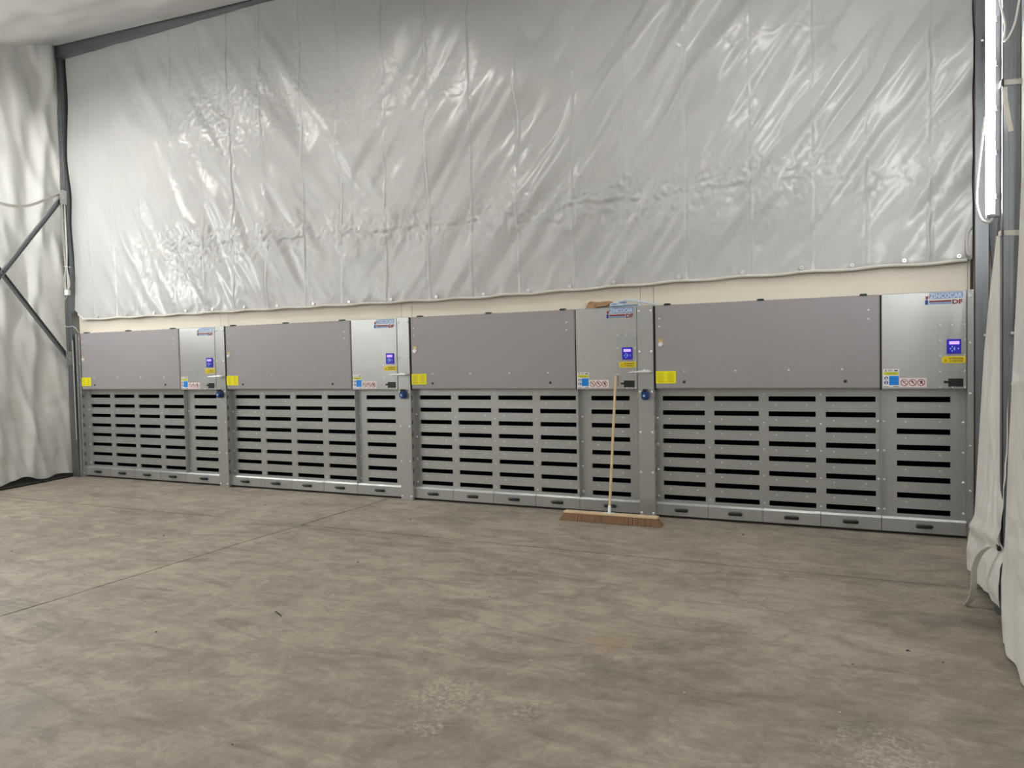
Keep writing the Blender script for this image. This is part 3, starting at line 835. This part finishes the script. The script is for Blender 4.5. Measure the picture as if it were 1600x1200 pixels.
# ------------------------------------------------------------------ tube lamps
def tube_lamp(loc, sgn, label, z0=2.43, L=1.52):
    """upright batten on a column; sgn=+1 shines towards -x"""
    root = empty('tube_lamp', loc)
    L_ = [(.0, .028), (-.022, .028), (-.034, .023), (-.040, .013), (-.042, 0), (-.040, -.013), (-.034, -.023), (-.022, -.028), (.0, -.028)]
    n = len(L_); v = [(sgn*a, b, z) for z in (0, L) for a, b in L_]
    f = [(i, i+1, n+1+i, n+i) for i in range(n-1)]
    m = MB(); m.add(v, f)
    m.build('diffuser', 'tube_r' if sgn > 0 else 'tube', root, True)
    MB().bbox(min(0, sgn*.030), max(0, sgn*.030), -.030, .030, -.02, L+.02, .004).build('housing', 'housing', root)
    for zz in (-.02, L): MB().bbox(min(-sgn*.040, sgn*.012), max(-sgn*.040, sgn*.012), -.032, .032, zz, zz+.020, .004).build('end_cap', 'housing', root)
    for k in range(6):
        z = .10+k*(L-.2)/5
        MB().bbox(min(sgn*.006, sgn*.020), max(sgn*.006, sgn*.020), -.046, .046, z-.014, z+.014, .002).build('clip', 'steel', root)
    tag(root, label, 'lamp', 'upright tube lamps on the wall columns')
    return root
lp = tube_lamp((11.108, -1.90, 2.43), 1, 'lit upright tube lamp fixed to the strapped column')
o = (11.108, -1.90, 2.43)
MB().tube(rel(bez([(11.060, -1.92, 3.02), (11.035, -1.92, 2.80), (11.018, -1.91, 2.60), (11.020, -1.90, 2.49), (11.045, -1.90, 2.405), (11.085, -1.90, 2.385), (11.115, -1.90, 2.43)], 8), o), .008, 8).build('power_cable', 'cable_w', lp, True)
MB().tube(rel(bez([(11.125, -1.98, 4.0), (11.120, -2.0, 3.72), (11.150, -2.01, 3.52), (11.143, -2.01, 3.43), (11.165, -2.01, 3.44), (11.200, -2.01, 3.52), (11.225, -2.0, 3.66)], 8), o), .006, 8).build('loop_cable', 'cable_w', lp, True)
for (y, nm) in ((-5.8, 'second'), (-9.7, 'third')):
    tube_lamp((11.20, y, 2.43), 1, 'lit upright tube lamp on the off-white curtain wall, %s from the corner column' % nm)
for (y, nm) in ((-1.95, 'first'), (-5.8, 'second'), (-9.7, 'third')):
    tube_lamp((-.06, y, 2.43), -1, 'lit upright tube lamp on the tarpaulin side wall, %s from the cable-bundle column' % nm)
# ceiling battens in white trays, out of view above and behind the camera
def ceiling_lamp(x, y, z, label, L=1.5):
    root = empty('ceiling_lamp', (x, y, z))
    MB().box(-L/2, L/2, -.11, .11, .03, .04).box(-L/2, L/2, -.115, -.108, -.014, .04).box(-L/2, L/2, .108, .115, -.014, .04).build('tray', 'white', root)
    MB().cyl((-L/2+.02, -.045, 0), (L/2-.02, -.045, 0), .019, n=12, caps=False).build('tube', 'tube_c', root, True)
    MB().cyl((-L/2+.02, .045, 0), (L/2-.02, .045, 0), .019, n=12, caps=False).build('tube', 'tube_c', root, True)
    for sx in (-1, 1): MB().bbox(sx*(L/2)-.02, sx*(L/2)+.02, -.08, .08, -.025, .035, .003).build('end_cap', 'white', root)
    tag(root, label, 'lamp', 'tube lamps under the roof liner')
for i, x in enumerate((1.0, 5.0, 9.0)):
    for j, y in enumerate((-2.3, -6.5, -10.5)):
        ceiling_lamp(x, y, 5.50, 'twin tube lamp in white tray, %s, %s' % (('row next to the big tarpaulin', 'middle row of the hall', 'row towards the plain end wall')[j], ('on the cable-bundle side', 'on the centre line', 'on the strapped-column side')[i]))

# ------------------------------------------------------------------ straps and side curtains on the right
st = MB()
for zz, k in ((3.185, 0), (2.300, 1)):
    s_ = MB(); z = zz
    s_.strap([(11.132, -1.90, z+.004), (11.132, -2.003, z), (11.238, -2.003, z-.006), (11.245, -1.90, z-.006)], (0, 0, 1), .016, .0015)
    r_ = s_.build('webbing_strap', 'strap')
    MB().bbox(11.135, 11.147, -2.010, -2.002, z-.022, z+.022, .002).build('buckle', 'black', r_)
    if k == 0:
        MB().strap([(11.150, -2.008, z-.03), (11.152, -2.012, z-.10), (11.165, -2.03, z-.22), (11.178, -2.04, z-.30)], (1, -.3, .2), .013, .0015).build('tail', 'strap', r_)
    tag(r_, ('white webbing strap with loose tail tied high round the column by the lamp', 'white webbing strap tied round the column just below the lamp')[k], 'strap')
sf = MB().strap(bez([(11.125, -1.98, .40), (11.08, -1.96, .395), (11.03, -1.95, .34), (11.00, -1.945, .24), (11.0, -1.93, .14), (10.985, -1.92, .05), (10.955, -1.92, .006)], 5), (.75, .65, 0), .024, .0015)
sf = sf.build('webbing_strap', 'strap')
MB().bbox(11.115, 11.135, -2.01, -1.95, .385, .415, .003).build('buckle', 'black', sf)
tag(sf, 'loose white webbing strap hanging to the floor from the draped curtains', 'strap')

def curtain_d():
    n, m = 120, 200
    U, T = np.meshgrid(np.linspace(0, 1, n), np.linspace(0, 1, m), indexing='ij')     # U across, T from top to floor
    Z = 2.30-2.285*T
    zl = [2.3, 1.9, 1.59, .92, .45, .30, .16, .0][::-1]
    yl = np.interp(Z, zl, [-1.84, -1.70, -1.52, -1.30, -1.22, -1.10, -1.02, -1.00][::-1])
    xl = np.interp(Z, zl, [11.130, 11.105, 11.10, 11.09, 11.075, 11.055, 11.045, 11.050][::-1])
    yr = np.interp(Z, zl, [-1.90, -1.95, -1.98, -2.02, -2.10, -2.15, -2.2, -2.2][::-1])
    xr = np.interp(Z, zl, [11.16, 11.17, 11.18, 11.17, 11.13, 11.10, 11.09, 11.10][::-1])
    Y = yl+(yr-yl)*U; X_ = xl+(xr-xl)*U**.8
    f = field(n, m, .008, .0115, .09, 1.5, 6, 71)*.004*sstep(0, .15, T)+field(n, m, .008, .0115, .16, .4, 2, 72)*.006*sstep(.4, .9, T)
    f += -.030*np.exp(-((U-.40-.1*np.sin(T*4))/.07)**2)*sstep(.25, .05, np.abs(T-.42))
    f += -.022*np.exp(-((Z-.36-.10*U)/.05)**2)+.022*np.exp(-((Z-.26-.12*U)/.05)**2)
    X_ = X_+f*sstep(0, .06, U)
    Z = Z+.03*sstep(.9, 1, T)*U*2+.004
    return sheet('draped_curtain', np.stack([X_, Y, np.maximum(Z, .006)], -1), 'tarp_w')
tag(curtain_d(), 'off-white tarpaulin curtain gathered behind the strapped column, pooling beside the end filter unit', 'curtain')
def curtain_e():
    n, m = 240, 220
    U, T = np.meshgrid(np.linspace(0, 1, n), np.linspace(0, 1, m), indexing='ij')
    Z = 4.2-4.19*T
    zl = [4.2, 2.67, 2.07, 1.07, .31, .12, 0][::-1]
    yl = np.interp(Z, zl, [-3.30, -2.99, -2.85, -2.55, -2.36, -2.44, -2.52][::-1])
    Y = yl+(-4.6-yl)*U
    X_ = 11.10-.02*sstep(.6, 0, Z)+0*U
    f = field(n, m, .009, .019, .30, 1.45, 6, 81)*.012+field(n, m, .009, .019, .16, .5, 2.5, 82)*.007*sstep(.45, .85, T)
    for zz in (1.42, .62): f += -.008*np.exp(-((Z-zz-.03*np.sin(U*9))/.02)**2)
    X_ = X_+f*sstep(0, .04, U)
    lift = .12*np.exp(-((U-.10)/.10)**2)+.03*np.sin(U*20)
    Z = np.maximum(Z+np.clip(lift, 0, 1)*.0+0, .006)
    return sheet('draped_curtain', np.stack([X_, Y, Z], -1), 'tarp_w')
tag(curtain_e(), 'off-white tarpaulin curtain hanging to the floor on the camera side of the strapped column', 'curtain')
# short cable end by the tarpaulin corner
tag(MB().tube(bez([(11.175, .02, 2.62), (11.150, -.01, 2.58), (11.140, -.02, 2.50), (11.145, -.02, 2.42), (11.16, -.02, 2.385)], 6), .012, 8).build('rope_loop', 'cable', None, True),
    'short grey rope loop at the lower tarpaulin corner by the corner column', 'rope')

# ------------------------------------------------------------------ broom
bh = Vector((8.115, -.345, .105)); bt = Vector((8.096, -.016, 1.415))
br = empty('push_broom', (8.13, -.36, 0)); o = Vector(br.location)
hd = MB()
hd.bbox(7.655-o.x, 8.60-o.x, -.395-o.y, -.320-o.y, .072, .094, .005)
hd.build('head', 'wood_h', br)
h_ = MB(); dv = (bt-bh).normalized()
h_.cyl(bh-o, bt-o, .0135, .0125, 12); h_.build('handle', 'wood', br, True)
fe = MB(); fe.cyl(bh-o-dv*.02, bh-o+dv*.06, .0175, .0165, 12); fe.bbox(bh.x-.055-o.x, bh.x+.055-o.x, -.385-o.y, -.325-o.y, .091, .096, .001)
fe.build('ferrule', 'bolt', br, True)
bs = MB(); r = random.Random(3)
for k in range(96):
    u = k/95; x = 7.665+u*.925
    for j in range(5):
        y = -.388+j*.0155
        flare = (u-.5)*2; fx = .042*flare*abs(flare)**2+r.uniform(-.007, .007); fy = (j-2)*.009+r.uniform(-.005, .005)-.006
        a = (x+r.uniform(-.003, .003)-o.x, y-o.y, .075); b = (x+fx-o.x, y+fy-o.y, .001+r.uniform(0, .004))
        bs.cyl(a, b, .0042, .0060, 5)
tag(bs.build('bristles', 'bristle', br), 'brown bristles', kind='stuff')
tag(br, 'wide wooden push broom with brown bristles leaning against a filter unit', 'broom')

# ------------------------------------------------------------------ things lying on top of the unit with the broom
wo = MB()
pts = [(7.782, 2.102), (7.80, 2.165), (7.83, 2.176), (7.90, 2.162), (7.96, 2.166), (8.02, 2.170), (8.05, 2.160), (8.02, 2.135), (7.97, 2.120), (7.90, 2.116), (7.88, 2.102)]
wo.prism(pts, .035, .085)
wo.prism([(7.782, 2.102), (7.79, 2.14), (7.87, 2.13), (7.875, 2.102)], .010, .035)
tag(wo.build('wood_offcut', 'wood_b'), 'rough brown wood offcut lying on top of the unit with the broom', 'wood')
def pack(name, x0, x1, z0, z1, y0, y1, tilt, m_, seed):
    rr = np.random.default_rng(seed); n = 12; mb = MB(); v = []
    for i in range(n+1):
        u = i/n; x = x0+(x1-x0)*u
        h = (z1-z0)*(.55+.45*math.sin(math.pi*min(1, u*1.3+.1)))*(1-.75*u*tilt)
        for (yy, zz) in ((y0, 0), (y0, .6), (y0+.25*(y1-y0), 1), (y1-.2*(y1-y0), .95), (y1, .5), (y1, 0)):
            v.append((x, yy+rr.uniform(-.004, .004), z0+max(0, zz*h+(rr.uniform(-.006, .006) if zz > 0 else 0))))
    f = [(i*6+k, i*6+(k+1) % 6, i*6+6+(k+1) % 6, i*6+6+k) for i in range(n) for k in range(6)]
    f += [(5, 4, 3, 2, 1, 0), tuple(n*6+k for k in range(6))]
    mb.add(v, f)
    ob = mb.build(name, m_)
    return ob
p1 = pack('film_bundle', 8.035, 8.36, 2.102, 2.156, .012, .085, .6, 'foil', 4)
sm = MB()
for k, (x, z, w) in enumerate(((8.045, 2.106, .12), (8.06, 2.128, .05), (8.17, 2.110, .16), (8.14, 2.140, .07))):
    sm.box(x, x+w, .003, .0125, z, z+.009)
sm.build('blue_stripe', 'foil_d', p1)
tag(p1, 'crumpled white and blue film bundle beside the wood offcut on the unit', 'packaging')
p2 = MB().tube(bez([(8.10, .055, 2.155), (8.20, .05, 2.172), (8.30, .05, 2.160), (8.40, .05, 2.135), (8.50, .05, 2.116)], 5), .010, 8).build('film_roll', 'foil', None, True)
tag(p2, 'thin pale blue film roll lying on the crumpled film bundle', 'packaging')

# ------------------------------------------------------------------ crumbs on the floor
dbm = MB(); r = random.Random(12)
for k in range(150):
    x = r.uniform(2.5, 10.95); y = -7*r.random()**1.3-.15
    if (x-10.45)**2+(y+7.43)**2 < 2: continue
    s_ = r.uniform(.003, .009)*(1 if k % 9 else 1.7); a = r.uniform(0, 6.28)
    vv = []
    for i in range(5):
        w = a+i*1.2566; q = s_*r.uniform(.6, 1.2); vv.append((x+q*math.cos(w), y+q*math.sin(w)*.7, .0005))
    vv.append((x, y, s_*.6))
    dbm.add(vv, [(i, (i+1) % 5, 5) for i in range(5)], k % 3 and 1 or 0)
d_ = dbm.build('debris', ['rubber', 'strap'])
tag(d_, 'small crumbs and chips scattered over the concrete floor', 'debris', kind='stuff')
sk = MB().tube([(6.93, -3.645, .003), (6.98, -3.67, .005), (7.03, -3.70, .003)], .0035, 5).build('wood_splinter', 'rubber')
tag(sk, 'small dark splinter lying on the open concrete floor', 'splinter')
